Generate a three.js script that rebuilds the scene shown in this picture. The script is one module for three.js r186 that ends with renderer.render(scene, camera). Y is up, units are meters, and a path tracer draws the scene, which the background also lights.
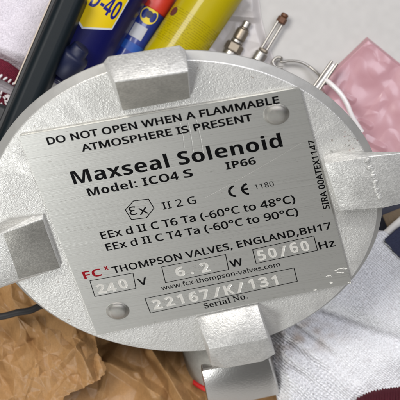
import * as THREE from 'three';
import { ConvexGeometry } from 'three/addons/geometries/ConvexGeometry.js';
import { RoundedBoxGeometry } from 'three/addons/geometries/RoundedBoxGeometry.js';
import { RectAreaLightUniformsLib } from 'three/addons/lights/RectAreaLightUniformsLib.js';
import { ImprovedNoise } from 'three/addons/math/ImprovedNoise.js';
import { mergeGeometries, toCreasedNormals } from 'three/addons/utils/BufferGeometryUtils.js';

// ---------------------------------------------------------------- camera, light, exposure
const scene = new THREE.Scene();
const CAM_Y = 0.8734, FOV = 15;
const camera = new THREE.PerspectiveCamera(FOV, 1, 0.05, 20);
camera.position.set(0, CAM_Y, 0); camera.up.set(0, 0, -1); camera.lookAt(0, 0, 0);
camera.focus = 0.76; camera.userData.fStop = 21;
const renderer = new THREE.WebGLRenderer({ antialias: true });
renderer.setSize(1024, 1024);
renderer.toneMapping = THREE.LinearToneMapping;
renderer.toneMappingExposure = 1.0;
renderer.shadowMap.enabled = true;
scene.background = new THREE.Color(0.15, 0.148, 0.145);
RectAreaLightUniformsLib.init();
function areaLight(x, y, z, w, h, color, intensity) {
  const l = new THREE.RectAreaLight(color, intensity, w, h);
  l.position.set(x, y, z); l.lookAt(0, 0.05, 0); scene.add(l);
}
areaLight(-0.50, 1.25, -0.45, 0.6, 0.5, 0xfffcf8, 14.5);        // window, high at the upper left
areaLight(0.62, 1.45, -0.50, 0.9, 0.6, 0xf4f5ff, 8.5);          // weaker daylight from the upper right
areaLight(-0.58, 0.50, 1.15, 0.3, 0.4, 0xfdffff, 19);          // low window, front left

// ---------------------------------------------------------------- helpers
function rng(seed) { let s = seed >>> 0; return () => { s = (s + 0x6D2B79F5) >>> 0; let t = Math.imul(s ^ (s >>> 15), 1 | s); t = (t + Math.imul(t ^ (t >>> 7), 61 | t)) ^ t; return ((t ^ (t >>> 14)) >>> 0) / 4294967296; }; }
const perlin = new ImprovedNoise();
const noise = (x, y, z = 0) => perlin.noise(x, y, z);
const clamp = (x, a = 0, b = 1) => Math.min(b, Math.max(a, x));
const smooth = (a, b, x) => { const t = clamp((x - a) / (b - a)); return t * t * (3 - 2 * t); };
const lerp = (a, b, t) => a + (b - a) * t;
const V = (x, y, z) => new THREE.Vector3(x, y, z);
const F = 200 / Math.tan(THREE.MathUtils.degToRad(FOV / 2));
// measured spot of the photograph -> point at height y above the table
const at = (px, py, y = 0) => V((px - 200) * (CAM_Y - y) / F, y, (py - 200) * (CAM_Y - y) / F);

// frame of the valve's round cap: a = right, b = up the face, c = out of the face
const O = V(-0.00827, 0.115, 0.00811);
const EN = V(0.01745, 0.75459, 0.65596).normalize(), EU = V(0.99973, -0.02312, 0).normalize(), EV = new THREE.Vector3().crossVectors(EN, EU);
function on(px, py, c = 0) {
  const eye = V(0, CAM_Y, 0), d = V((px - 200) / F, -1, (py - 200) / F);
  const k = (c - EN.dot(eye.clone().sub(O))) / EN.dot(d);
  const p = eye.addScaledVector(d, k).sub(O);
  return V(p.dot(EU), p.dot(EV), c);
}
const used = {};
function numbered(name) { const n = used[name] = (used[name] ?? -1) + 1; return n ? `${name}_${String(n).padStart(3, '0')}` : name; }
function tag(o, label, category, group) { o.userData.label = label; o.userData.category = category; if (group) o.userData.group = group; return o; }
function thing(name, label, category, pos = V(0, 0, 0), group) {
  const g = new THREE.Group(); g.name = numbered(name); g.position.copy(pos); scene.add(g);
  return tag(g, label, category, group);
}
function part(name, geo, mat, parent, label) {
  const m = new THREE.Mesh(geo, mat); m.name = parent === scene ? numbered(name) : name; m.castShadow = m.receiveShadow = true; parent.add(m);
  if (label) m.userData.label = label;
  return m;
}
// convex solid with rounded edges: the hull of small balls at the given corners
const BALL = (() => { const out = []; for (const la of [-90, -50, -17, 17, 50, 90]) { const n = Math.abs(la) === 90 ? 1 : 10; for (let i = 0; i < n; i++) { const t = (i + (la > 0 ? 0.5 : 0)) / n * Math.PI * 2, q = la * Math.PI / 180; out.push(V(Math.cos(q) * Math.cos(t), Math.cos(q) * Math.sin(t), Math.sin(q))); } } return out; })();
function roundedHull(points, r) {
  const all = [];
  for (const p of points) for (const b of BALL) all.push(p.clone().addScaledVector(b, r));
  return boxUV(toCreasedNormals(new ConvexGeometry(all), 0.62));
}
function boxUV(g) {   // uv in metres from the side each face looks to
  g = g.index ? g.toNonIndexed() : g;
  const p = g.attributes.position, uv = new Float32Array(p.count * 2), A = V(), B = V(), C = V();
  for (let i = 0; i < p.count; i += 3) {
    A.fromBufferAttribute(p, i); B.fromBufferAttribute(p, i + 1); C.fromBufferAttribute(p, i + 2);
    const n = B.clone().sub(A).cross(C.clone().sub(A)), ax = Math.abs(n.x), ay = Math.abs(n.y), az = Math.abs(n.z);
    [A, B, C].forEach((q, k) => { const [s, t] = az >= ax && az >= ay ? [q.x, q.y] : ay >= ax ? [q.x, q.z] : [q.y, q.z]; uv[(i + k) * 2] = s; uv[(i + k) * 2 + 1] = t; });
  }
  g.setAttribute('uv', new THREE.BufferAttribute(uv, 2));
  return g;
}
// periodic value noise and textures made of it
function tileNoise(n, cellsX, cellsY, seed) {
  const r = rng(seed), g = Array.from({ length: cellsX * cellsY }, () => r());
  return (x, y) => {
    const fx = x / n * cellsX, fy = y / n * cellsY, ix = Math.floor(fx), iy = Math.floor(fy), u = fx - ix, v = fy - iy;
    const q = (i, j) => g[((iy + j) % cellsY) * cellsX + (ix + i) % cellsX], su = u * u * (3 - 2 * u), sv = v * v * (3 - 2 * v);
    return lerp(lerp(q(0, 0), q(1, 0), su), lerp(q(0, 1), q(1, 1), su), sv);
  };
}
function dataTex(n, fn, metres, srgb) {
  const d = new Uint8Array(n * n * 4);
  for (let y = 0; y < n; y++) for (let x = 0; x < n; x++) {
    const v = fn(x, y), i = (y * n + x) * 4;
    if (typeof v === 'number') d[i] = d[i + 1] = d[i + 2] = clamp(v) * 255; else for (let k = 0; k < 3; k++) d[i + k] = clamp(v[k]) * 255;
    d[i + 3] = 255;
  }
  const t = new THREE.DataTexture(d, n, n);
  t.wrapS = t.wrapT = THREE.RepeatWrapping; t.magFilter = THREE.LinearFilter; t.minFilter = THREE.LinearMipmapLinearFilter; t.generateMipmaps = true;
  if (metres) t.repeat.set(1 / metres, 1 / metres);
  if (srgb) t.colorSpace = THREE.SRGBColorSpace;
  t.needsUpdate = true;
  return t;
}
const std = (o) => new THREE.MeshStandardMaterial(o), phys = (o) => new THREE.MeshPhysicalMaterial(o);
const rgb = (r, g, b) => new THREE.Color().setRGB(r, g, b);
const lathe = (pts, seg = 64) => new THREE.LatheGeometry(pts.map(([r, y]) => new THREE.Vector2(r, y)), seg);
// surface spanned between two measured border lines; hgt(s, t) gives the height above the table
function patch(A, B, ns, nt, hgt, skirt = true) {
  const ca = new THREE.CatmullRomCurve3(A.map(([x, y]) => V(x, 0, y))), cb = new THREE.CatmullRomCurve3(B.map(([x, y]) => V(x, 0, y)));
  const pos = [], uv = [], idx = [];
  for (let i = 0; i <= ns; i++) {
    const a = ca.getPoint(i / ns), b = cb.getPoint(i / ns);
    for (let j = 0; j <= nt; j++) {
      const t = j / nt, px = lerp(a.x, b.x, t), py = lerp(a.z, b.z, t), p = at(px, py, hgt(i / ns, t, px, py));
      pos.push(p.x, p.y, p.z); uv.push(p.x, -p.z);
    }
  }
  const w = nt + 1;
  for (let i = 0; i < ns; i++) for (let j = 0; j < nt; j++) { const q = i * w + j; idx.push(q, q + 1, q + w, q + 1, q + w + 1, q + w); }
  if (skirt) {   // close the sides down to the table
    const ring = [];
    for (let j = 0; j < nt; j++) ring.push(j); for (let i = 0; i < ns; i++) ring.push(i * w + nt); for (let j = nt; j > 0; j--) ring.push(ns * w + j); for (let i = ns; i > 0; i--) ring.push(i * w);
    const base = pos.length / 3;
    for (const q of ring) { pos.push(pos[q * 3], Math.max(0.0003, pos[q * 3 + 1] - skirt * 1), pos[q * 3 + 2]); uv.push(uv[q * 2], uv[q * 2 + 1] + 0.004); }
    ring.forEach((q, k) => { const k1 = (k + 1) % ring.length; idx.push(q, ring[k1], base + k, ring[k1], base + k1, base + k); });
  }
  const g = new THREE.BufferGeometry();
  g.setAttribute('position', new THREE.Float32BufferAttribute(pos, 3)); g.setAttribute('uv', new THREE.Float32BufferAttribute(uv, 2)); g.setIndex(idx); g.computeVertexNormals();
  return g;
}
const tube = (pts, r, seg = 60, rs = 10) => new THREE.TubeGeometry(new THREE.CatmullRomCurve3(pts), seg, r, rs, false);
const segDist = (px, py, ax, ay, bx, by) => { const dx = bx - ax, dy = by - ay, t = clamp(((px - ax) * dx + (py - ay) * dy) / (dx * dx + dy * dy)); return Math.hypot(px - ax - dx * t, py - ay - dy * t); };
const ridge = (px, py, ax, ay, bx, by, w) => Math.max(0, 1 - segDist(px, py, ax, ay, bx, by) / w);

// ---------------------------------------------------------------- surfaces
const N = 512, c1 = tileNoise(N, 40, 56, 3), c2 = tileNoise(N, 90, 120, 4), c3 = tileNoise(N, 14, 14, 5), c4 = tileNoise(N, 6, 6, 6);
const castBump = dataTex(N, (x, y) => 0.5 * c1(x, y) + 0.5 * c2(x, y), 0.036);
const castTone = dataTex(N, (x, y) => { const t = 0.88 + 0.03 * (c4(x, y) - 0.5) + 0.05 * (c3(x, y) - 0.5) + 0.12 * (c2(x, y) - 0.5); return [t, t * 0.997, t * 0.985]; }, 0.07, true);
const castRough = dataTex(N, (x, y) => 0.86 + 0.12 * (c3(x, y) - 0.5) + 0.25 * (c2(x, y) - 0.5), 0.05);
const M = {};
M.cast = std({ color: rgb(0.78, 0.78, 0.77), metalness: 0.55, roughness: 0.62, map: castTone, roughnessMap: castRough, bumpMap: castBump, bumpScale: 0.00017 });
M.castSmooth = std({ color: rgb(0.52, 0.51, 0.48), metalness: 0.8, roughness: 0.5, map: castTone, bumpMap: castBump, bumpScale: 0.00008 });
M.rim = std({ color: rgb(0.40, 0.395, 0.375), metalness: 0.5, roughness: 0.6, bumpMap: castBump, bumpScale: 0.00003 });
M.machined = std({ color: rgb(0.6, 0.59, 0.56), metalness: 0.85, roughness: 0.42, bumpMap: castBump, bumpScale: 0.00008 });
M.steel = std({ color: rgb(0.6, 0.59, 0.57), metalness: 1, roughness: 0.27, bumpMap: castBump, bumpScale: 0.00004 });
M.nickel = std({ color: rgb(0.36, 0.35, 0.325), metalness: 1, roughness: 0.08, bumpMap: castBump, bumpScale: 0.00003 });
M.red = std({ color: rgb(0.6, 0.02, 0.02), roughness: 0.45 });
M.black = std({ color: rgb(0.012, 0.013, 0.015), roughness: 0.5 });
M.oldBrass = std({ color: rgb(0.36, 0.31, 0.25), metalness: 0.8, roughness: 0.4, map: castTone });
M.brownCap = std({ color: rgb(0.12, 0.05, 0.022), roughness: 0.5, metalness: 0.3 });
M.wire = std({ color: rgb(0.42, 0.4, 0.37), metalness: 0.9, roughness: 0.35 });

// ---------------------------------------------------------------- setting
{
  const g = new THREE.PlaneGeometry(3, 3, 1, 1); g.rotateX(-Math.PI / 2);
  const uv = g.attributes.uv; for (let i = 0; i < uv.count; i++) uv.setXY(i, uv.getX(i) * 3, uv.getY(i) * 3);
  const tone = dataTex(256, (x, y) => 0.93 + 0.012 * (tabA(x, y) - 0.5) + 0.03 * (tabB(x, y) - 0.5), 0.2, true);
  const m = part('tabletop', g, std({ color: rgb(0.60, 0.585, 0.56), roughness: 0.6, map: tone }), scene); m.userData.kind = 'structure';
}
function tabA(x, y) { return (tabA.f ??= tileNoise(256, 5, 5, 11))(x, y); }
function tabB(x, y) { return (tabB.f ??= tileNoise(256, 60, 60, 12))(x, y); }

// ---------------------------------------------------------------- the solenoid valve
const valve = thing('solenoid_valve', 'round grey cast metal solenoid valve with four lugs and printed metal nameplate', 'solenoid valve', O);
{
  const m = new THREE.Matrix4().makeBasis(EU, EV, EN); valve.quaternion.setFromRotationMatrix(m);
  const toC = (g) => g.rotateX(Math.PI / 2);   // lathe axis y -> c
  // cap
  const prof = [[0, 0], [0.05, 0], [0.09, 0], [0.0956, -0.0001], [0.0965, -0.0004], [0.097, -0.001], [0.097, -0.008], [0, -0.0088]];
  const cap = toC(lathe(prof, 240)).translate(0.0002, -0.0016, 0);
  { const p = cap.attributes.position, uv = cap.attributes.uv; for (let i = 0; i < p.count; i++) uv.setXY(i, p.getX(i), p.getY(i)); }
  const stain = document.createElement('canvas'); stain.width = stain.height = 1024;
  { const x = stain.getContext('2d'), q = rng(19); x.fillStyle = '#eeedea'; x.fillRect(0, 0, 1024, 1024);
    for (let i = 0; i < 26000; i++) { const g = 205 + q() * 50; x.fillStyle = `rgba(${g},${g},${g - 4},.35)`; x.fillRect(q() * 1024, q() * 1024, 1 + q() * 4, 1 + q() * 3); }
    for (let i = 0; i < 260; i++) { const c = q() < 0.3 ? '110,84,70' : '150,148,142'; x.fillStyle = `rgba(${c},${0.1 + q() * 0.35})`; x.beginPath(); x.ellipse(q() * 1024, q() * 1024, 1 + q() * 4, 0.7 + q() * 2, q() * 3, 0, 7); x.fill(); }
    for (let i = 0; i < 60; i++) { const p = on(352 + (q() + q() - 1) * 10, 138 + (q() + q() - 1) * 14, 0), c = q() < 0.4 ? '150,80,76' : '104,102,92'; x.fillStyle = `rgba(${c},${0.1 + q() * 0.3})`; x.beginPath(); x.ellipse((p.x / 0.2 + 0.5) * 1024, (0.5 - p.y / 0.2) * 1024, 0.6 + q() * q() * 5, 0.6 + q() * 1.8, q() * 3, 0, 7); x.fill(); } }
  const stainMap = new THREE.CanvasTexture(stain); stainMap.colorSpace = THREE.SRGBColorSpace; stainMap.repeat.set(5, 5); stainMap.offset.set(0.5, 0.5);
  M.capFace = M.cast.clone(); M.capFace.map = stainMap; M.capFace.metalness = 0.62; M.capFace.roughness = 0.64; M.capFace.bumpScale = 0.00021;
  part('cap', toCreasedNormals(cap, 0.5), M.capFace, valve);
  const rim = [[0.0966, -0.0007], [0.0972, -0.001], [0.0981, -0.0018], [0.0988, -0.0027], [0.0994, -0.0033], [0.0998, -0.004], [0.0995, -0.005], [0.0985, -0.0056], [0.093, -0.0078]];
  part('rim', boxUV(toCreasedNormals(toC(lathe(rim, 240)).translate(0.0002, -0.0016, 0), 0.5)), M.rim, valve, 'smoother darker grey rim round the cap');
  // housing behind the cap
  part('housing', toC(lathe([[0, -0.0085], [0.066, -0.0085], [0.066, -0.012], [0.06, -0.013], [0.06, -0.03], [0.057, -0.033], [0, -0.033]], 96)).translate(0, -0.018, 0), M.cast, valve);
  // lugs: inner edge, ridge and outer edge, left and right
  const lugRnd = rng(505);
  const lug = (inner, crest, outer, under, draft, shrink, smoothFace, name = 'lug') => {
    const oc = V(0, 0, 0); for (const [x, y] of outer) oc.addScaledVector(on(x, y, 0), 1 / outer.length);
    const pts = [], mid = V(0, 0, 0); for (const [x, y] of [...inner, ...crest]) { const q = on(x, y, 0); mid.x += q.x / 4; mid.y += q.y / 4; }
    for (const [x, y, c] of inner) { const q = on(x, y, c); pts.push(q); pts.push(V(q.x + (q.x - mid.x) * draft, q.y + (q.y - mid.y) * draft, -0.002)); }
    for (const [x, y, c] of crest) { const q = on(x, y, c); pts.push(q); }
    for (const [x, y, c] of outer) { const q = on(x, y, c); pts.push(q); pts.push(V((oc.x + (q.x - oc.x) * shrink) * under, (oc.y + (q.y - oc.y) * shrink) * under, -0.012)); }
    for (const row of [inner, crest]) for (let i = 1; i < 7; i++) { const a = on(...row[0]), b = on(...row[1]); pts.push(a.lerp(b, i / 7 + (lugRnd() - 0.5) * 0.08).add(V((lugRnd() - 0.5) * 0.0005, (lugRnd() - 0.5) * 0.0005, (lugRnd() - 0.35) * 0.0004))); }
    const g = roundedHull(pts, 0.0007), p = g.attributes.position, smoothTris = [], roughTris = [];
    // the inner face is smooth, the rest rough as cast
    const A = on(...inner[0]), B = on(...inner[1]), C = on(...crest[0]), fn = B.clone().sub(A).cross(C.clone().sub(A)).normalize(); if (fn.z < 0) fn.negate();
    const a = V(), b = V(), c = V();
    for (let i = 0; i < p.count; i += 3) { a.fromBufferAttribute(p, i); b.fromBufferAttribute(p, i + 1); c.fromBufferAttribute(p, i + 2); const n = b.clone().sub(a).cross(c.clone().sub(a)).normalize(); (smoothFace && n.dot(fn) > 0.985 ? smoothTris : roughTris).push(i, i + 1, i + 2); }
    const pick = (list) => { const h = new THREE.BufferGeometry(); for (const k of ['position', 'normal', 'uv']) { const at0 = g.attributes[k], n = at0.itemSize, arr = new Float32Array(list.length * n); list.forEach((q, i) => { for (let d = 0; d < n; d++) arr[i * n + d] = at0.array[q * n + d]; }); h.setAttribute(k, new THREE.BufferAttribute(arr, n)); } return h; };
    const m = part(name, pick(roughTris), M.cast, valve);
    if (smoothTris.length) part('lug_face', pick(smoothTris), M.castSmooth, m);
    return m;
  };
  lug([[123, 109, 0.002], [189, 97, 0.002]], [[115, 81, 0.019], [187, 71, 0.019]], [[105, 63, 0.0075], [109, 58, 0.006], [179, 47, 0.006], [184, 51, 0.0075]], 0.86, 0, 1, true);
  lug([[42, 219, 0.002], [59, 267, 0.002]], [[3, 233, 0.0065], [19, 278, 0.0065]], [[-30, 246, 0.003], [-20, 293, 0.003]], 0.9, 0.03, 0.45, true);
  const rightLug = lug([[326, 164, 0.005], [341, 209, 0.005]], [[369, 157, 0.0075], [384, 206, 0.0075]], [[408, 153, 0.004], [412, 200, 0.004]], 0.9, 0.05, 0.15, false);
  lug([[197, 319, 0.001], [257, 306, 0.001]], [[210, 348, 0.012], [267, 338, 0.012]], [[212, 364, 0.004], [225, 367, 0.004], [262, 360, 0.004], [274, 353, 0.004]], 0.9, 0, 1, false);
  {   // rough casting seam along the crest of the right lug
    const q = rng(61), gs = []; for (let i = 0; i < 26; i++) { const t = q(), p = on(368.5 + 13 * t * 0.9 + (q() - 0.5) * 3, 160 + t * 40, 0.0084); gs.push(new THREE.IcosahedronGeometry(0.0005 + q() * 0.0007, 1).scale(1, 1.4, 0.6).rotateZ(q() * 3).translate(p.x, p.y, p.z - 0.0002)); }
    part('casting_seam', boxUV(mergeGeometries(gs)), M.cast, rightLug);
  }
  // side entry below the cap: boss, red seal, bright block
  const dir = V(0.13, -0.99, 0).normalize(), q = new THREE.Quaternion().setFromUnitVectors(V(0, 1, 0), dir);
  const radial = (pts, a, b, c) => lathe(pts, 64).applyQuaternion(q).translate(a, b, c);
  const bx = on(226, 352, -0.03);
  part('entry_boss', radial([[0, -0.03], [0.0245, -0.03], [0.0245, 0.004], [0.0235, 0.005], [0, 0.005]], bx.x, bx.y, -0.03), M.castSmooth, valve);
  part('seal', radial([[0.01, 0.005], [0.0248, 0.005], [0.0258, 0.0068], [0.0248, 0.0088], [0.01, 0.0088]], bx.x, bx.y, -0.03), M.red, valve);
  const blk = [];
  for (const [x, y] of [[205, 370], [266, 358], [276, 391], [212, 405]]) { const p = on(x, y, -0.006); blk.push(p, V(p.x * 0.98, p.y, -0.034)); }
  part('entry_block', roundedHull(blk, 0.0022), M.steel, valve);
}

// nameplate
{
  const S = 2048, A0 = -0.09, B0 = -0.093, W = 0.186;
  const quad = [[19, 136], [299.5, 88], [351, 283], [97, 334.5]].map(([x, y]) => on(x, y, 0.001));
  const sh = new THREE.Shape(); quad.forEach((p, i) => {   // small corner radii
    const pr = quad[(i + 3) % 4], nx = quad[(i + 1) % 4], r = i === 2 ? 0.0006 : 0.0016, a = p.clone().lerp(pr, r / p.distanceTo(pr)), b = p.clone().lerp(nx, r / p.distanceTo(nx));
    i ? sh.lineTo(a.x, a.y) : sh.moveTo(a.x, a.y); sh.quadraticCurveTo(p.x, p.y, b.x, b.y);
  });
  sh.closePath();
  const geo = new THREE.ExtrudeGeometry(sh, { depth: 0.0008, bevelEnabled: true, bevelThickness: 0.0002, bevelSize: 0.0002, bevelSegments: 2, curveSegments: 5 });
  { const p = geo.attributes.position, uv = geo.attributes.uv; for (let i = 0; i < p.count; i++) uv.setXY(i, (p.getX(i) - A0) / W, (p.getY(i) - B0) / W); }
  const K = S / W, cv = (p) => [(p.x - A0) * K, S - (p.y - B0) * K];
  const make = () => { const c = document.createElement('canvas'); c.width = c.height = S; return c; };
  const col = make(), x = col.getContext('2d'), bmp = make(), bx = bmp.getContext('2d'), orm = make(), ox = orm.getContext('2d');
  ox.fillStyle = 'rgb(0,92,242)'; ox.fillRect(0, 0, S, S);   // green = roughness, blue = metalness
  x.fillStyle = '#e6e6e2'; x.fillRect(0, 0, S, S); bx.fillStyle = '#808080'; bx.fillRect(0, 0, S, S);
  const r = rng(77), dirP = on(299, 88, 0).sub(on(19, 136, 0)).normalize();
  const ang = Math.atan2(-dirP.y, dirP.x);
  for (const c of [x, bx]) { c.save(); c.translate(S / 2, S / 2); c.rotate(ang); }
  for (let i = 0; i < 9000; i++) {   // brushed grain along the plate
    const X = (r() - 0.5) * S * 1.5, Y = (r() - 0.5) * S * 1.5, L = 60 + r() * 500, w = r() < 0.06 ? 2.5 : 1.2, li = r() < 0.5;
    x.fillStyle = li ? `rgba(255,255,252,${0.03 + r() * 0.1})` : `rgba(70,66,60,${0.02 + r() * 0.09})`; x.fillRect(X, Y, L, w);
    bx.fillStyle = li ? `rgba(255,255,255,${0.05 + r() * 0.12})` : `rgba(0,0,0,${0.05 + r() * 0.12})`; bx.fillRect(X, Y, L, w);
  }
  for (let i = 0; i < 260; i++) { x.fillStyle = `rgba(90,84,74,${0.05 + r() * 0.14})`; x.beginPath(); x.ellipse((r() - 0.5) * S, (r() - 0.5) * S, 2 + r() * 9, 1 + r() * 3, r() * 0.5, 0, 7); x.fill(); }
  for (const c of [x, bx]) c.restore();
  const scratch = (ax, ay, cx, cy, w, st) => { const p = cv(on(ax, ay, 0)), q = cv(on(cx, cy, 0)); for (const c of [x, bx]) { c.strokeStyle = c === x ? st : '#5a5a5a'; c.lineWidth = w; c.beginPath(); c.moveTo(...p); c.quadraticCurveTo((p[0] + q[0]) / 2 + 8, (p[1] + q[1]) / 2 + 10, ...q); c.stroke(); } };
  scratch(205, 196, 301, 141, 2.6, 'rgba(240,238,232,.75)'); scratch(196, 118, 203, 152, 5, 'rgba(236,236,232,.35)'); scratch(188, 121, 193, 150, 4, 'rgba(236,236,232,.3)'); scratch(180, 121, 184, 146, 3, 'rgba(236,236,232,.3)');
  scratch(120, 176, 240, 150, 1.6, 'rgba(238,238,232,.35)'); scratch(60, 200, 100, 190, 1.6, 'rgba(90,88,84,.35)'); scratch(250, 215, 330, 190, 1.5, 'rgba(236,234,228,.35)');
  const SANS = 'sans-serif', INK = '#1b1b1d';
  // one line of lettering between two measured baseline points
  function line(text, s, e, cap, { color = INK, font = 'normal', fam = SANS, capRatio = 0.725, ctx = x, stroke = 0 } = {}) {
    const p = cv(on(s[0], s[1], 0)), q = cv(on(e[0], e[1], 0)), L = Math.hypot(q[0] - p[0], q[1] - p[1]);
    const capPx = cap * 0.000503 * K, size = capPx / capRatio;
    ctx.save(); ctx.translate(...p); ctx.rotate(Math.atan2(q[1] - p[1], q[0] - p[0]));
    ctx.font = `${font} ${size}px ${fam}`; const w = ctx.measureText(text).width; ctx.scale(L / w, 1); ctx.fillStyle = color; ctx.fillText(text, 0, 0);
    if (stroke) { ctx.strokeStyle = color; ctx.lineWidth = stroke; ctx.strokeText(text, 0, 0); }
    ctx.restore();
  }
  const tall = 1 / 0.7546;   // the face is seen leaning: heights measured in the photo are foreshortened
  line('DO NOT OPEN WHEN A FLAMMABLE', [47.2, 143.2], [280, 101.3], 6.3 * tall, { stroke: 3.6 });
  line('ATMOSPHERE IS PRESENT', [82.9, 149.8], [252.7, 119], 6.3 * tall, { stroke: 3.6 });
  line('Maxseal Solenoid', [72, 183.3], [285, 144.6], 12.6 * tall, { font: 'bold' });
  line('Model: ICO4', [87.6, 195], [180, 177.4], 7.8 * tall, { font: 'bold' }); line('S', [183.5, 176.6], [194.5, 174.6], 7.8 * tall, { font: 'bold' });
  line('IP66', [226, 168], [256.8, 162.2], 6.9 * tall, { font: 'bold' });
  line('II 2 G', [163, 208], [197.6, 201.3], 7.2 * tall, { fam: 'sans-serif', stroke: 1 });
  line('1180', [254.5, 188.2], [274.6, 184.2], 4.9 * tall);
  line('EEx d II C T6 Ta (-60°C to 48°C)', [101, 237.6], [296, 200.2], 7.2 * tall, { stroke: 2.6 });
  line('EEx d II C T4 Ta (-60°C to 90°C)', [106, 249.2], [299, 212.8], 7.2 * tall, { stroke: 2.6 });
  line('FC', [83.3, 277.8], [103.5, 273.6], 8 * tall, { font: 'bold', color: '#b3202c' }); line('x', [104.5, 268.5], [109, 267.6], 5 * tall, { font: 'bold', color: '#b3202c' });
  line('THOMPSON VALVES, ENGLAND,BH17', [113.8, 271.5], [332, 226.8], 6.8 * tall, { stroke: 2.6 });
  line('V', [139.5, 283.8], [148, 282.2], 7.4 * tall, { stroke: 2.6 }); line('W', [231, 265.6], [243.5, 263], 7.4 * tall, { stroke: 2.6 }); line('Hz', [318.5, 248], [336, 244.2], 7.6 * tall, { stroke: 2.6 });
  line('www.fcx-thompson-valves.com', [162, 288.6], [281, 264.4], 4.7 * tall, { stroke: 1 });
  line('Serial No.', [204.7, 307], [249, 296.5], 5.6 * tall, { font: 'bold', fam: 'serif', capRatio: 0.68 });
  line('SIRA 00ATEX1147', [329.5, 207], [314.2, 137.6], 6.2, { stroke: 2.2 });
  const poly = (pts, w, close = true) => { x.strokeStyle = INK; x.lineWidth = w; x.lineJoin = 'round'; x.beginPath(); pts.forEach((p, i) => { const c = cv(on(p[0], p[1], 0)); i ? x.lineTo(...c) : x.moveTo(...c); }); if (close) x.closePath(); x.stroke(); };
  poly([[125.5, 208.2], [133.5, 199.2], [148.5, 197.4], [154, 206.4], [146.5, 216], [131.5, 217.8]], 5);
  line('ε', [129.5, 214], [138.5, 212.4], 8.6 * tall, { capRatio: 0.55 }); line('x', [139.5, 213.4], [149.5, 211.4], 6.4 * tall, { capRatio: 0.53 });
  // the two round letters
  for (const [cx, cy, bar] of [[234.5, 189.6, 0], [247.4, 187.2, 1]]) {
    const c = cv(on(cx, cy, 0)), R = 0.0034 * K; x.save(); x.translate(...c); x.rotate(ang); x.strokeStyle = INK; x.lineWidth = R * 0.36; x.beginPath(); x.arc(R * 0.25, 0, R, Math.PI * 0.56, Math.PI * 1.44); x.stroke();
    if (bar) { x.beginPath(); x.moveTo(-R * 0.75, 0); x.lineTo(R * 0.1, 0); x.stroke(); } x.restore();
  }
  const boxes = [[[90, 279], [133, 271.3], [136, 286.6], [95, 294.8]], [[161.7, 265.2], [225.5, 252.8], [228.5, 267.8], [165.5, 281]], [[252.5, 247.8], [313.6, 234.2], [317.4, 248.6], [256, 261.6]], [[145, 296.8], [293.8, 266.2], [297.2, 279.6], [150.5, 311.2]]];
  for (const b of boxes) poly(b, 4.5);
  // stamped figures: struck dot by dot, their metal bare and bright
  function stampDot(p, cap) { const c = cv(on(p[0], p[1], 0)); for (const [ctx, colr] of [[x, '#d3d1cb'], [bx, '#202020'], [ox, 'rgb(0,180,70)']]) { ctx.fillStyle = colr; ctx.beginPath(); ctx.arc(c[0], c[1] - 5, cap * 0.7, 0, 7); ctx.fill(); } }
  function stamped(text, s, e, cap) {
    [...text].forEach((ch, k) => { const n = text.length, f = (k + 0.06) / n, g = (k + 0.9) / n, jx = (r() - 0.5) * 1.2, jy = (r() - 0.5) * 1.6, P = (t) => [lerp(s[0], e[0], t) + jx, lerp(s[1], e[1], t) + jy];
      if (ch === '.') return stampDot(P(f + 0.3 / n), cap);
      for (const [ctx, colr] of [[x, '#d3d1cb'], [bx, '#202020'], [ox, 'rgb(0,180,70)']]) line(ch, P(f), P(g), cap * (0.95 + r() * 0.1), { ctx, color: colr, font: 'normal', fam: 'monospace', stroke: 7 }); });
    const p = cv(on(s[0], s[1], 0)), q = cv(on(e[0], e[1], 0)), L = Math.hypot(q[0] - p[0], q[1] - p[1]), h = cap * 0.000503 * K;
    for (const ctx of [x, bx]) { ctx.save(); ctx.translate(...p); ctx.rotate(Math.atan2(q[1] - p[1], q[0] - p[0])); for (let i = 0; i < L * 0.5; i++) { ctx.fillStyle = ctx === x ? `rgba(190,187,180,${0.2 + r() * 0.35})` : 'rgba(105,105,105,.4)'; ctx.beginPath(); ctx.arc(r() * L, -r() * h, 1.2 + r() * 2.2, 0, 7); ctx.fill(); } ctx.restore(); }
  }
  stamped('240', [97, 292], [130, 285.6], 9.2 * tall); stamped('6.2', [176, 275.5], [212, 268.2], 9.2 * tall); stamped('50/60', [258, 258.8], [311, 247.6], 9.6 * tall); stamped('22167/K/131', [153, 307.4], [283, 281], 9.6 * tall);
  for (let i = 0; i < 3200; i++) { const g = 196 + r() * 30; x.fillStyle = `rgba(${g},${g - 2},${g - 6},${0.2 + r() * 0.5})`; x.fillRect(r() * S, r() * S, 1 + r() * 3.5, 1 + r() * 2.2); }   // worn flecks
  // chipped white paint at the lower right corner
  for (const [cx, cy, l] of [[343, 266.5, 5], [340, 271, 4], [329, 274.5, 3.5], [350, 281, 2.5], [346, 284, 3], [331, 281, 1.6], [315, 288, 1.8], [336, 268.4, 2]]) {
    const c = cv(on(cx, cy, 0)); for (let k = 0; k < 7; k++) { const e = [c[0] + (r() - 0.5) * l * 9, c[1] + (r() - 0.5) * 10, 2 + r() * l * 1.2, 1 + r() * 3]; for (const [ctx, f] of [[x, '#f0eee7'], [ox, 'rgb(0,200,20)'], [bx, '#e0e0e0']]) { ctx.fillStyle = f; ctx.beginPath(); ctx.ellipse(...e, ang, 0, 7); ctx.fill(); } }
  }
  const map = new THREE.CanvasTexture(col); map.colorSpace = THREE.SRGBColorSpace; map.anisotropy = 8;
  const bump = new THREE.CanvasTexture(bmp), ormMap = new THREE.CanvasTexture(orm);
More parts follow.
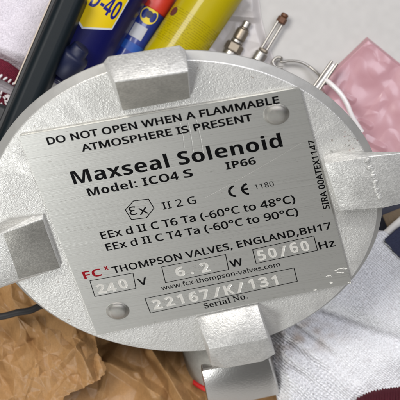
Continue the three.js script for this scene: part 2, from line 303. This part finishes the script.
  M.plate = std({ color: rgb(0.98, 0.975, 0.96), map, metalness: 1, roughness: 1, metalnessMap: ormMap, roughnessMap: ormMap, bumpMap: bump, bumpScale: 0.00012 });
  const plate = part('nameplate', geo, M.plate, valve); plate.position.z = 0.0003;
  for (const [px, py] of [[276.3, 114.6], [117.7, 311.2]]) {
    const p = on(px, py, 0.0015), g = lathe([[0.0062, -0.001], [0.0062, 0.0001], [0.006, 0.0004], [0.0056, 0.0005], [0.0051, 0.0009], [0.0046, 0.0016], [0.0036, 0.0021], [0.002, 0.00235], [0.0008, 0.0024], [0, 0.0024]].map(([a, b]) => [a, b]), 40).rotateX(Math.PI / 2).translate(p.x, p.y, 0.001);
    part('rivet', g, M.nickel, plate);
  }
}

// ---------------------------------------------------------------- spray cans behind
// y axis of the group runs along the lying can; up = the angle round it that looks to the ceiling
function can(label, pA, pB, r, build) {
  const t = thing('spray_can', label, 'spray can', pA), d = pB.clone().sub(pA).normalize();
  t.quaternion.setFromUnitVectors(V(0, 1, 0), d); build(t, pA.distanceTo(pB), r, Math.atan2(-d.x, -d.z)); return t;
}
const bodyProfile = (r, L) => [[0, 0.003], [r * 0.72, 0.002], [r * 0.86, 0], [r * 0.97, 0.0008], [r, 0.0025], [r * 0.97, 0.0042], [r, 0.006], [r, L - 0.004], [r * 1.02, L - 0.002], [r, L]];
function wrapTex(w, h, draw) { const c = document.createElement('canvas'); c.width = w; c.height = h; draw(c.getContext('2d'), w, h); const t = new THREE.CanvasTexture(c); t.colorSpace = THREE.SRGBColorSpace; t.wrapS = THREE.RepeatWrapping; t.anisotropy = 8; return t; }
function wrapUV(g, L) { const p = g.attributes.position, uv = g.attributes.uv; for (let i = 0; i < p.count; i++) uv.setY(i, p.getY(i) / L); return g; }
const sleeve = (r, h, y, mid, arc, seg = 16) => new THREE.CylinderGeometry(r, r, h, seg, 1, true, mid - arc / 2, arc).translate(0, y, 0);
function roundPatch(rad, R, r, y, mid) {   // a round mark lying on a can
  const g = new THREE.CircleGeometry(rad, 32, 0, Math.PI * 2), p = g.attributes.position;
  for (let i = 0; i < p.count; i++) { const a = mid + p.getX(i) / r; p.setXYZ(i, R * Math.sin(a), y + p.getY(i), R * Math.cos(a)); }
  g.computeVertexNormals(); return g;
}
{
  const r = 0.0154;
  can('yellow spray can lying behind the valve, beside the metal fittings', at(161.6, 72, r), at(223, -20, r), r, (t, L, r, up) => {
    const map = wrapTex(2048, 1024, (x, w, h) => {
      x.fillStyle = '#b3a200'; x.fillRect(0, 0, w, h); const q = rng(5);
      for (let i = 0; i < 700; i++) { x.fillStyle = q() < 0.5 ? 'rgba(200,185,10,.12)' : 'rgba(150,120,0,.09)'; x.fillRect(q() * w, q() * h, 2 + q() * 60, 1 + q() * 3); }
      x.fillStyle = 'rgba(70,58,0,.5)';
      for (let k = 0; k < 16; k++) { const y = h * (0.44 + k * 0.022); for (let u = 0; u < w;) { const n = 8 + q() * 26; if (q() < 0.8) x.fillRect(u, y, n, 4); u += n + 7; } }   // rows of small print
    });
    part('can_body', wrapUV(lathe(bodyProfile(r, L), 72), L), phys({ color: rgb(0.92, 0.92, 0.92), map, roughness: 0.4, specularIntensity: 0.3, clearcoat: 0.35, clearcoatRoughness: 0.1 }), t);
    part('emblem', roundPatch(0.0028, r * 1.008, r, 0.0315, up - 0.95), std({ color: rgb(0.1, 0.02, 0.012), roughness: 0.4 }), t);
  });
}
{
  const r = 0.021;
  can('navy blue spray can with a yellow shield mark, beside the black bar', at(56, 83, r), at(116, -21, r), r, (t, L, r, up) => {
    const v0 = 0.0336;
    const map = wrapTex(2048, 1024, (x, w, h) => {
      x.fillStyle = '#04074a'; x.fillRect(0, 0, w, h); const q = rng(8);
      for (let i = 0; i < 400; i++) { x.fillStyle = q() < 0.5 ? 'rgba(30,50,160,.10)' : 'rgba(0,0,30,.14)'; x.fillRect(q() * w, q() * h, 3 + q() * 60, 1 + q() * 3); }
      const sx = w / (2 * Math.PI * r), sy = h / L, u0 = ((up / (2 * Math.PI)) % 1 + 1) % 1;
      for (const off of [-1, 0, 1]) {
        const cx = w * (u0 + off), cy = h * (1 - v0 / L), P = (a, b) => [cx + a * sx, cy - b * sy];
        const poly = (pts, f) => { x.fillStyle = f; x.beginPath(); pts.forEach((p, i) => i ? x.lineTo(...P(...p)) : x.moveTo(...P(...p))); x.closePath(); x.fill(); };
        poly([[0, -0.0012], [0.0153, 0.0068], [0.0153, 0.04], [-0.0153, 0.04], [-0.0153, 0.0068]], '#cfd3da');
        poly([[0, 0], [0.0146, 0.0076], [0.0146, 0.04], [-0.0146, 0.04], [-0.0146, 0.0076]], '#e3c30e');
        x.save(); x.translate(...P(0.0008, 0.0118)); x.font = 'bold 100px sans-serif'; const tw = x.measureText('WD-40').width; x.scale(0.0262 * sx / tw, 0.0108 * sy / 72); x.textAlign = 'center'; x.fillStyle = '#14187a'; x.fillText('WD-40', 0, 0); x.restore();
      }
    });
    part('can_body', wrapUV(lathe(bodyProfile(r, L), 96), L), phys({ color: rgb(0.92, 0.92, 0.92), map, roughness: 0.4, specularIntensity: 0.4, clearcoat: 0.25, clearcoatRoughness: 0.1 }), t);
  });
}
{
  const r = 0.009;
  can('small blue spray can with red shoulder and round yellow emblem, between the two larger cans', at(120.8, 62.7, r), at(165.8, -15, r), r, (t, L, r, up) => {
    part('can_body', lathe([[0, 0.0015], [r * 0.9, 0], [r, 0.0015], [r, L * 0.67], [0, L * 0.67]], 56), phys({ color: rgb(0.008, 0.025, 0.2), roughness: 0.35, clearcoat: 0.5 }), t);
    part('shoulder', lathe([[0, L * 0.67], [r * 1.0, L * 0.67], [r * 1.03, L * 0.69], [r * 1.03, L], [0, L]], 56), std({ color: rgb(0.5, 0.03, 0.015), roughness: 0.4 }), t);
    part('base_band', sleeve(r * 1.01, L * 0.1, L * 0.2, 0, Math.PI * 2, 48), std({ color: rgb(0.012, 0.07, 0.32), roughness: 0.4 }), t);
    part('emblem', roundPatch(0.0052, r * 1.012, r, L * 0.6, up + 0.15), std({ color: rgb(0.72, 0.55, 0.03), roughness: 0.45 }), t);
    part('mark', roundPatch(0.0021, r * 1.03, r, L * 0.61, up + 0.12), std({ color: rgb(0.02, 0.02, 0.06), roughness: 0.45 }), t);
    part('label', sleeve(r * 1.012, 0.008, L * 0.385, up + 0.05, 0.9), std({ color: rgb(0.45, 0.46, 0.49), roughness: 0.5 }), t);
  });
}
// dark blue cap in the gap beside the black bar
{
  const p = at(74, 56, 0.046), t = thing('bottle_cap', 'dark blue smooth plastic cap in the gap beside the black bar', 'cap', p);
  t.rotation.set(-0.9, 0.3, -0.75);
  const m = std({ color: rgb(0.002, 0.006, 0.035), roughness: 0.5 });
  part('cap_body', lathe([[0, -0.012], [0.0085, -0.012], [0.0088, 0], [0.008, 0.002], [0.0055, 0.0024], [0.005, 0.0062], [0.0042, 0.0072], [0, 0.0074]], 40), m, t);
}

// ---------------------------------------------------------------- black bar, upper left
{
  const h = 0.056, A = at(75.5, -12, h), B = at(5.5, 152, h), d = B.clone().sub(A), L = d.length();
  const t = thing('black_bar', 'long black plastic bar with a beige edge strip, slanting behind the valve at the left', 'bar', A.clone().add(B).multiplyScalar(0.5));
  t.rotation.y = Math.atan2(d.x, d.z);
  const w = 0.0148;
  part('bar_body', new RoundedBoxGeometry(w, 0.024, L, 6, 0.005), phys({ color: rgb(0.005, 0.009, 0.012), roughness: 0.42, specularIntensity: 0.3 }), t).position.y = -0.008;
  part('side_plate', new RoundedBoxGeometry(0.003, 0.018, L * 0.98, 3, 0.001), M.black, t).position.set(-w / 2 - 0.0012, -0.012, 0);
  part('grip', new RoundedBoxGeometry(0.012, 0.04, 0.022, 4, 0.003), M.black, t).position.set(-w / 2 - 0.0035, -0.024, L * 0.5 - 0.012);
  part('edge_strip', new RoundedBoxGeometry(0.0008, 0.0035, L * 0.62, 2, 0.0003), std({ color: rgb(0.5, 0.42, 0.34), roughness: 0.4 }), t).position.set(-w / 2 - 0.0028, -0.004, -L * 0.18);
}

// ---------------------------------------------------------------- knitted gloves
// height of a plain knit: columns of paired slanting stitches
function knit(s, t) { const fs = s - Math.floor(s), u = Math.abs(fs - 0.5) * 2, leg = 1 - Math.pow(Math.abs(u - 0.5) * 2, 2); const q = t + u * 0.55, ph = q - Math.floor(q); return leg * (0.55 + 0.45 * Math.sin(ph * Math.PI)); }
const fuzz = dataTex(512, (x, y) => 0.6 * (tabB2(x, y)) + 0.4 * tabC2(x, y), 0.022);
function tabB2(x, y) { return (tabB2.f ??= tileNoise(512, 110, 60, 21))(x, y); }
function tabC2(x, y) { return (tabC2.f ??= tileNoise(512, 50, 140, 22))(x, y); }
M.knitWhite = phys({ color: rgb(0.88, 0.885, 0.90), roughness: 0.95, sheen: 0.3, sheenRoughness: 0.6, bumpMap: fuzz, bumpScale: 0.0005, vertexColors: true });
M.knitRed = std({ color: rgb(0.2, 0.012, 0.035), roughness: 0.9, bumpMap: fuzz, bumpScale: 0.0008 });
M.knitPink = phys({ color: rgb(0.80, 0.75, 0.81), roughness: 0.95, sheen: 0.3, bumpMap: fuzz, bumpScale: 0.0006 });
M.thread = std({ color: rgb(0.8, 0.76, 0.77), roughness: 0.8 });

// lower right: palm with a rolled cuff
{
  const t = thing('knitted_glove', 'large white knitted glove with a dark red hem, at the lower right under the valve', 'glove', V(0, 0, 0));
  const hgt = (s, tt, px, py) => {
    const along = (px - 300) * 0.77 + (py - 340) * 0.64, across = -(px - 300) * 0.64 + (py - 340) * 0.77;
    // two soft swells with a valley between them, and tucked folds running down from the rim
    const valley = segDist(px, py, 318, 308, 352, 338) < 1e3 ? Math.exp(-Math.pow(segDist(px, py, 322, 315, 430, 352) / 11, 2)) : 0;
    let y = 0.028 + 0.004 * smooth(0, 90, -across) + 0.006 * smooth(10, 90, across) - 0.010 * valley;
    y += 0.004 * noise(px * 0.022, py * 0.022, 3);
    const fade = 1 - smooth(16, 62, along);
    y += 0.0019 * fade * Math.sin(across * 0.36 + 0.02 * along + 0.8) * smooth(-26, -8, across);
    const edge = Math.min(smooth(0, 0.1, s), smooth(0, 0.06, 1 - s));
    y = lerp(0.006, y, 0.35 + 0.65 * edge);
    const upper = smooth(6, -14, across - 4), k1 = knit(across / 5.2 + 0.7 * noise(px * 0.04, py * 0.04) + 0.15 * noise(px * 0.3, py * 0.3), along / 4.0), k2 = knit(across / 3.9 + 0.7 * noise(px * 0.04, py * 0.04, 2) + 0.15 * noise(px * 0.3, py * 0.3, 3), along / 3.2);
    return y + lerp(0.0019 * k1, 0.0012 * k2, upper);
  };
  const g = patch([[262, 330], [300, 280], [352, 252], [383, 231], [401, 247], [440, 285]], [[283, 425], [330, 425], [390, 425], [440, 400]], 420, 420, hgt, 0.02);
  const p = g.attributes.position, col = new Float32Array(p.count * 3);
  for (let i = 0; i < p.count; i++) {   // brown stains of handling near the folds
    const px = p.getX(i) / (CAM_Y - p.getY(i)) * F + 200, py = p.getZ(i) / (CAM_Y - p.getY(i)) * F + 200;
    const st = clamp((noise(px * 0.07, py * 0.09, 9) * 1.4 + 0.25)) * Math.exp(-Math.pow(Math.hypot((px - 305) / 30, (py - 333) / 14), 2)) + 0.5 * Math.exp(-Math.pow(Math.hypot((px - 280) / 9, (py - 352) / 14), 2)) * clamp(noise(px * 0.2, py * 0.2, 4) + 0.6);
    const gr = 1 - 0.05 * clamp(noise(px * 0.4, py * 0.4, 5)); col[i * 3] = gr * lerp(1, 0.62, clamp(st)); col[i * 3 + 1] = gr * lerp(1, 0.5, clamp(st)); col[i * 3 + 2] = gr * lerp(1, 0.4, clamp(st));
  }
  g.setAttribute('color', new THREE.BufferAttribute(col, 3));
  part('palm', g, M.knitWhite, t);
  {   // loose fibres standing off the yarn
    const q = rng(71), gp = g.attributes.position, fs = [];
    for (let i = 0; i < 900; i++) { const k = Math.floor(q() * 421 * 421), x = gp.getX(k), y = gp.getY(k), z = gp.getZ(k), a = q() * 6.28, l = 0.0012 + q() * 0.003, dx = Math.cos(a) * l, dz = Math.sin(a) * l, b = (q() - 0.5) * l;
      fs.push(new THREE.TubeGeometry(new THREE.QuadraticBezierCurve3(V(x, y, z), V(x + dx * 0.5 - b, y + 0.0016, z + dz * 0.5 + b), V(x + dx, y + 0.0004 + q() * 0.001, z + dz)), 4, 0.00006, 3)); }
    const f = part('fibres', mergeGeometries(fs), M.thread, t); f.userData.kind = 'stuff';
  }
  const rope = (pts, r, amp) => { const g = tube(pts, r, 160, 18), q = g.attributes.position, n = g.attributes.normal; for (let i = 0; i < q.count; i++) { const a = amp * (noise(q.getX(i) * 900, q.getY(i) * 900, q.getZ(i) * 900) + 0.6 * Math.sin(q.getX(i) * 4200)); q.setXYZ(i, q.getX(i) + n.getX(i) * a, q.getY(i) + n.getY(i) * a, q.getZ(i) + n.getZ(i) * a); } g.computeVertexNormals(); return g; };
  part('hem', rope([at(352, 412, 0.034), at(368, 401, 0.037), at(388, 396, 0.038), at(412, 394, 0.038)], 0.0042, 0.0006), M.knitRed, t);
}
// upper left: two gloves, one over the other
{
  const t = thing('knitted_glove', 'pale glove with a dark red hem, in the upper left corner', 'glove', V(0, 0, 0), undefined);
  const g = patch([[-30, -30], [10, -30], [80, -30]], [[-30, 50], [-2, 61], [30, 80]], 200, 200, (s, tt, px, py) => { const e = smooth(0, 0.18, 1 - tt) * smooth(0, 0.12, 1 - s); return 0.016 + 0.012 * e + 0.002 * noise(px * 0.05, py * 0.05, 7) + 0.0004 * knit(px / 3, py / 2.4); }, 0.02);
  part('palm', g, M.knitPink, t);
  const band = (A, B, y0, lift) => patch(A, B, 150, 40, (s, tt, px, py) => y0 + lift * Math.sin(Math.PI * clamp(tt)) + 0.0009 * knit((px + py) / 4.2, (px - py) / 3.4), 0.012);
  part('hem', band([[-20, 53], [4, 60], [30, 78]], [[-20, 72], [0, 79], [25, 93]], 0.021, 0.004), M.knitRed, t);
  const st = []; for (let i = 0; i < 7; i++) { const p = at(-4 + i * 4.6, 74 + i * 2.3, 0.0262); st.push(new THREE.CapsuleGeometry(0.00065, 0.0016, 4, 8).rotateZ(1.2).rotateY(0.6 + 0.3 * (i % 2)).translate(p.x, p.y, p.z)); }
  part('stitching', mergeGeometries(st), M.thread, t);
  const u = thing('knitted_glove', 'grey ribbed glove with red stitched hem, under the pale glove at left', 'glove', V(0, 0, 0));
  const rib = patch([[-25, 62], [0, 70], [28, 82]], [[-25, 92], [-2, 94], [20, 104]], 160, 80, (s, tt, px, py) => 0.017 + 0.001 * noise(px * 0.08, py * 0.08, 2) + 0.0006 * Math.sin((px * 0.5 - py) * 1.1), 0.012);
  part('cuff', rib, std({ color: rgb(0.5, 0.47, 0.5), roughness: 0.95, bumpMap: fuzz, bumpScale: 0.0006 }), u);
  part('hem', band([[-20, 87], [-2, 90], [17, 97]], [[-20, 108], [-6, 109], [9, 112]], 0.017, 0.003), M.knitRed, u);
  const s2 = [], q = rng(31); for (let i = 0; i < 26; i++) { const p = at(-6 + q() * 18, 92 + q() * 14, 0.0212); s2.push(new THREE.CapsuleGeometry(0.0005, 0.0012, 4, 8).rotateZ(1.3).rotateY(q() * 3).translate(p.x, p.y, p.z)); }
  part('stitching', mergeGeometries(s2), M.thread, u);
}

// ---------------------------------------------------------------- crumpled brown paper, lower left
// folds with sharp creases: random heights joined by flat triangles, in a few sizes
function facets(x, z, cell, seed) {
  const X = x / cell + 0.55 * noise(x / cell * 0.6, z / cell * 0.6, seed) + 100, Z = z / cell + 0.55 * noise(x / cell * 0.6 + 9, z / cell * 0.6, seed) + 100;
  const i = Math.floor(X), j = Math.floor(Z), u = X - i, v = Z - j, hsh = (a, b) => { const q = Math.sin(a * 127.1 + b * 311.7 + seed * 74.7) * 43758.5453; return q - Math.floor(q); };
  const a = hsh(i, j), b = hsh(i + 1, j), c = hsh(i, j + 1), d = hsh(i + 1, j + 1);
  if ((i + j) & 1) return u + v < 1 ? a + (b - a) * u + (c - a) * v : d + (c - d) * (1 - u) + (b - d) * (1 - v);
  return u > v ? a + (b - a) * u + (d - b) * v : a + (d - c) * u + (c - a) * v;
}
function crumple(x, z, seed, n, size = 26) {
  const t = seed * 1.7, cx = x * Math.cos(t) + z * Math.sin(t), cz = (z * Math.cos(t) - x * Math.sin(t)) * 0.62;
  return facets(cx, cz, size, seed) + 0.55 * facets(cz + 31, cx, size * 0.46, seed + 1) + 0.24 * facets(cx, cz + 17, size * 0.2, seed + 2);
}
// an outline roughened as torn paper is
function torn(pts, amp, n) { const r = rng(808), out = []; for (let i = 0; i < pts.length - 1; i++) for (let k = 0; k < n; k++) { const t = k / n; out.push([lerp(pts[i][0], pts[i + 1][0], t) + (r() - 0.5) * 2 * amp * (k ? 1 : 0.3), lerp(pts[i][1], pts[i + 1][1], t) + (r() - 0.5) * 2 * amp * (k ? 1 : 0.3)]); } out.push(pts[pts.length - 1]); return out; }
const kraftTone = dataTex(512, (x, y) => { const f = 0.9 + 0.07 * (kA(x, y) - 0.5) + 0.05 * (kB(x, y) - 0.5) + 0.06 * (kC(x, y) - 0.5); return [f, f * 0.985, f * 0.96]; }, 0.06, true);
function kA(x, y) { return (kA.f ??= tileNoise(512, 8, 8, 41))(x, y); } function kB(x, y) { return (kB.f ??= tileNoise(512, 190, 30, 42))(x, y); } function kC(x, y) { return (kC.f ??= tileNoise(512, 120, 150, 43))(x, y); }
M.kraft = phys({ color: rgb(0.46, 0.268, 0.118), specularIntensity: 0.6, roughness: 0.42, map: kraftTone, bumpMap: kraftTone, bumpScale: 0.00008 });
{
  const t = thing('kraft_paper', 'crumpled brown wrapping paper at the lower left, under the valve', 'paper', V(0, 0, 0));
  const under = patch([[-30, 255], [90, 262], [200, 285], [300, 320]], [[-30, 430], [90, 430], [200, 430], [310, 430]], 420, 220, (s, tt, px, py) => {
    let y = 0.0012 + 0.017 * Math.max(0, crumple(px, py, 15, 6, 58) - 0.24);
    y += 0.011 * ridge(px, py, 152, 350, 190, 412, 9) + 0.008 * ridge(px, py, 108, 362, 160, 396, 8) + 0.003 * ridge(px, py, 138, 372, 152, 398, 5) + 0.003 * ridge(px, py, 104, 362, 140, 373, 6) + 0.003 * ridge(px, py, 168, 372, 200, 398, 6);
    return y;
  }, 0.004);
  part('lower_sheet', under, M.kraft, t);
  // upper sheet with a torn right edge
  const over = patch([[-30, 255], [-30, 330], [-30, 430]], torn([[92, 292], [97, 330], [96, 342], [99, 356], [106, 366], [105, 373], [99, 380], [84, 388], [64, 397], [58, 412], [40, 430]], 0.9, 8), 420, 300, (s, tt, px, py) => {
    let y = 0.014 + 0.018 * crumple(px, py, 44, 7, 36);
    y += 0.0008 * ridge(px, py, 36, 318, 35, 365, 3) + 0.0008 * ridge(px, py, 35, 365, 24, 402, 3) + 0.002 * ridge(px, py, 84, 336, 60, 364, 6) + 0.0012 * ridge(px, py, 60, 364, 72, 384, 4) + 0.0012 * ridge(px, py, 70, 374, 50, 400, 5) + 0.0006 * ridge(px, py, 0, 345, 36, 365, 3);
    return y + 0.004 * smooth(0.9, 1, tt) * noise(py * 0.07, 4);
  }, 0.0009);
  part('upper_sheet', over, M.kraft, t);
  const cord = tube([at(-12, 318, 0.040), at(4, 316, 0.040), at(18, 312.5, 0.041), at(30, 310.5, 0.041), at(40, 306, 0.041), at(58, 300, 0.039)], 0.0019, 80, 12);
  tag(part('cord', cord, std({ color: rgb(0.018, 0.017, 0.018), roughness: 0.6 }), scene), 'black cord lying on the brown paper at the left', 'cord');
}

// ---------------------------------------------------------------- pink plastic bag, right
{
  const fn = (px, py) => { const w = 6 * noise(px * 0.03, py * 0.03, 2), X = px + w, Y = py - w; return 0.0024 * facets(X * 0.8 + Y * 0.6, (Y * 0.8 - X * 0.6) * 0.4, 40, 91) + 0.0009 * noise(X * 0.06, Y * 0.05, 3) + 0.001 * clamp(noise(px * 0.03, py * 0.03, 8) * 3) * facets(Y, X, 13, 92) + 0.0008 * ridge(X, Y, 349, 94, 355, 98, 4) + 0.0008 * ridge(X, Y, 361, 121, 369, 127, 4) + 0.0009 * ridge(X, Y, 367, 139, 384, 147, 5); };
  const hgt = (s, tt, px, py) => { const e = Math.min(smooth(0, 0.03, s), smooth(0, 0.03, 1 - s), smooth(0, 0.025, tt)); return 0.0015 + e * (0.0012 + fn(px, py)) ; };
  const g = patch([[318, 84], [343, 60], [367, 37]], [[392, 215], [420, 190], [470, 120]], 380, 420, hgt, 0.002);
  tag(part('plastic_bag', g, phys({ color: rgb(0.64, 0.345, 0.38), roughness: 0.42, transmission: 0.3, thickness: 0, clearcoat: 0.55, clearcoatRoughness: 0.14 }), scene), 'translucent pink plastic bag lying flat at the right', 'bag');
  const g2 = tube([at(322, 77, 0.014), at(331, 84, 0.018), at(340, 93, 0.02), at(347, 104, 0.02), at(352, 116, 0.019), at(362, 132, 0.016)], 0.0014, 60, 12);
  tag(part('plastic_tube', g2, phys({ color: rgb(0.82, 0.78, 0.77), roughness: 0.3, clearcoat: 0.5 }), scene), 'thin white tube curving over the pink bag', 'tube');
}

// wrinkled clear-white plastic under the fittings
{
  const g = patch([[196, -20], [188, 30], [190, 80]], [[258, -20], [262, 20], [285, 90]], 160, 160, (s, tt, px, py) => { const e = Math.min(smooth(0, 0.1, s), smooth(0, 0.1, 1 - s), smooth(0, 0.12, tt), smooth(0, 0.12, 1 - tt)); return 0.0006 + e * (0.0015 + 0.0022 * facets(px, py, 22, 7) + 0.0008 * facets(py, px, 9, 8) + 0.003 * ridge(px, py, 216, 14, 262, 18, 6)); }, 0.0004);
  tag(part('plastic_sheet', g, phys({ color: rgb(0.62, 0.585, 0.57), roughness: 0.35, transmission: 0.2, thickness: 0 }), scene), 'wrinkled whitish plastic sheet under the metal fittings', 'plastic sheet');
}

// ---------------------------------------------------------------- metal fittings on the white table
// turned piece lying along a measured line: [start, end, radius, sides] along it, in pixels
function fitting(label, p0, p1, rows, names, mats) {
  const y = 0.006, A = at(...p0, y), B = at(...p1, y), d = B.clone().sub(A), u = d.length() / Math.hypot(p1[0] - p0[0], p1[1] - p0[1]);
  const t = thing('pipe_fitting', label, 'fitting', A); t.quaternion.setFromUnitVectors(V(0, 1, 0), d.normalize());
  rows.forEach(([a, b, r, sides], i) => {
    const R = r * u, c = Math.min(0.0006, R * 0.2);
    const g = toCreasedNormals(lathe([[0, a * u], [R - c, a * u], [R, a * u + c], [R, b * u - c], [R - c, b * u], [0, b * u]], sides || 36), 0.5);
    part(names[i], g, mats[i], t);
  });
  return t;
}
fitting('stubby metal fitting with two collars, beside the yellow can', [226, 62], [249, 20], [[0, 4, 9.5, 6], [4, 12, 8.2], [12, 21, 9.2, 6], [21, 25, 6.6], [25, 37, 6.4], [37, 38.5, 5.2], [38.5, 46, 4.2]], ['nut', 'collar', 'hex_collar', 'neck', 'thread', 'neck', 'tip'], [M.oldBrass, M.wire, M.oldBrass, M.wire, M.oldBrass, M.oldBrass, M.wire]);
{
  const t = fitting('slender metal fitting with two rods and a brown end, right of the stubby fitting', [254, 66], [288, 10], [[0, 5, 8, 6], [5, 16, 6.6], [16, 20, 5, 6], [50, 57, 5, 6], [57, 61, 3.8]], ['nut', 'collar', 'neck', 'end_cap', 'tip'], [M.oldBrass, M.wire, M.oldBrass, M.brownCap, M.brownCap]);
  for (const s of [-1, 1]) part('rod', new THREE.CylinderGeometry(0.0007, 0.0007, 0.019, 12).translate(s * 0.0018, 0.0195, 0.0), M.wire, t);
}
{
  const g = tube([at(283, 68, 0.004), at(276, 67, 0.004), at(273, 62, 0.004), at(277, 57.5, 0.004), at(281.5, 58, 0.0045), at(281, 62, 0.006), at(288, 61, 0.006), at(300, 62, 0.006), at(310, 67, 0.006), at(320, 76, 0.009), at(326, 84, 0.014)], 0.0008, 120, 10);
  tag(part('wire_hook', g, M.wire, scene), 'thin grey wire with a hooked end, behind the valve', 'wire');
}
{
  const t = thing('split_pin', 'split pin with two parallel steel legs pointing up right, left of the pink bag', 'pin', at(326, 76, 0.016));
  const o = t.position, L = (a, b, r) => tube([at(...a, 0.016).sub(o), at((a[0] + b[0]) / 2, (a[1] + b[1]) / 2, 0.0165).sub(o), at(...b, 0.017).sub(o)], r, 20, 12);
  part('leg', L([310, 92], [332, 61], 0.00085), M.wire, t); part('leg', L([318, 92], [337.5, 63.5], 0.00085), M.wire, t);
  part('web', L([314, 92], [334, 64.5], 0.001), std({ color: rgb(0.75, 0.74, 0.73), roughness: 0.3, metalness: 0.3 }), t);
}
// small things showing past the right lug
{
  const t1 = tube([at(374, 246, 0.03), at(388, 232, 0.031), at(404, 218, 0.032)], 0.0022, 20, 14);
  tag(part('plastic_rod', t1, std({ color: rgb(0.72, 0.7, 0.66), roughness: 0.4 }), scene), 'short white plastic rod beside the right lug', 'rod');
  const strap = (pts, y) => { const g = roundedHull(pts.flatMap(([x, z]) => [at(x, z, y), at(x, z, y - 0.006)]), 0.0008); return g; };
  tag(part('fabric_scrap', strap([[386, 240], [400, 228], [412, 240], [408, 262], [396, 252]], 0.036), std({ color: rgb(0.03, 0.035, 0.075), roughness: 0.9, bumpMap: fuzz, bumpScale: 0.0006 }), scene), 'navy fabric scrap at the right edge, between rod and white glove', 'fabric');
  tag(part('cardboard_scrap', strap([[384, 216], [404, 208], [410, 220], [390, 230]], 0.026), std({ color: rgb(0.2, 0.15, 0.095), roughness: 0.8, map: kraftTone }), scene), 'brown cardboard scrap under the right lug', 'cardboard');
  tag(part('rubber_block', strap([[374, 212], [400, 204], [412, 240], [380, 248]], 0.016), std({ color: rgb(0.02, 0.022, 0.04), roughness: 0.7 }), scene), 'dark block behind the right lug, under the cardboard scrap', 'block');
}

renderer.render(scene, camera);
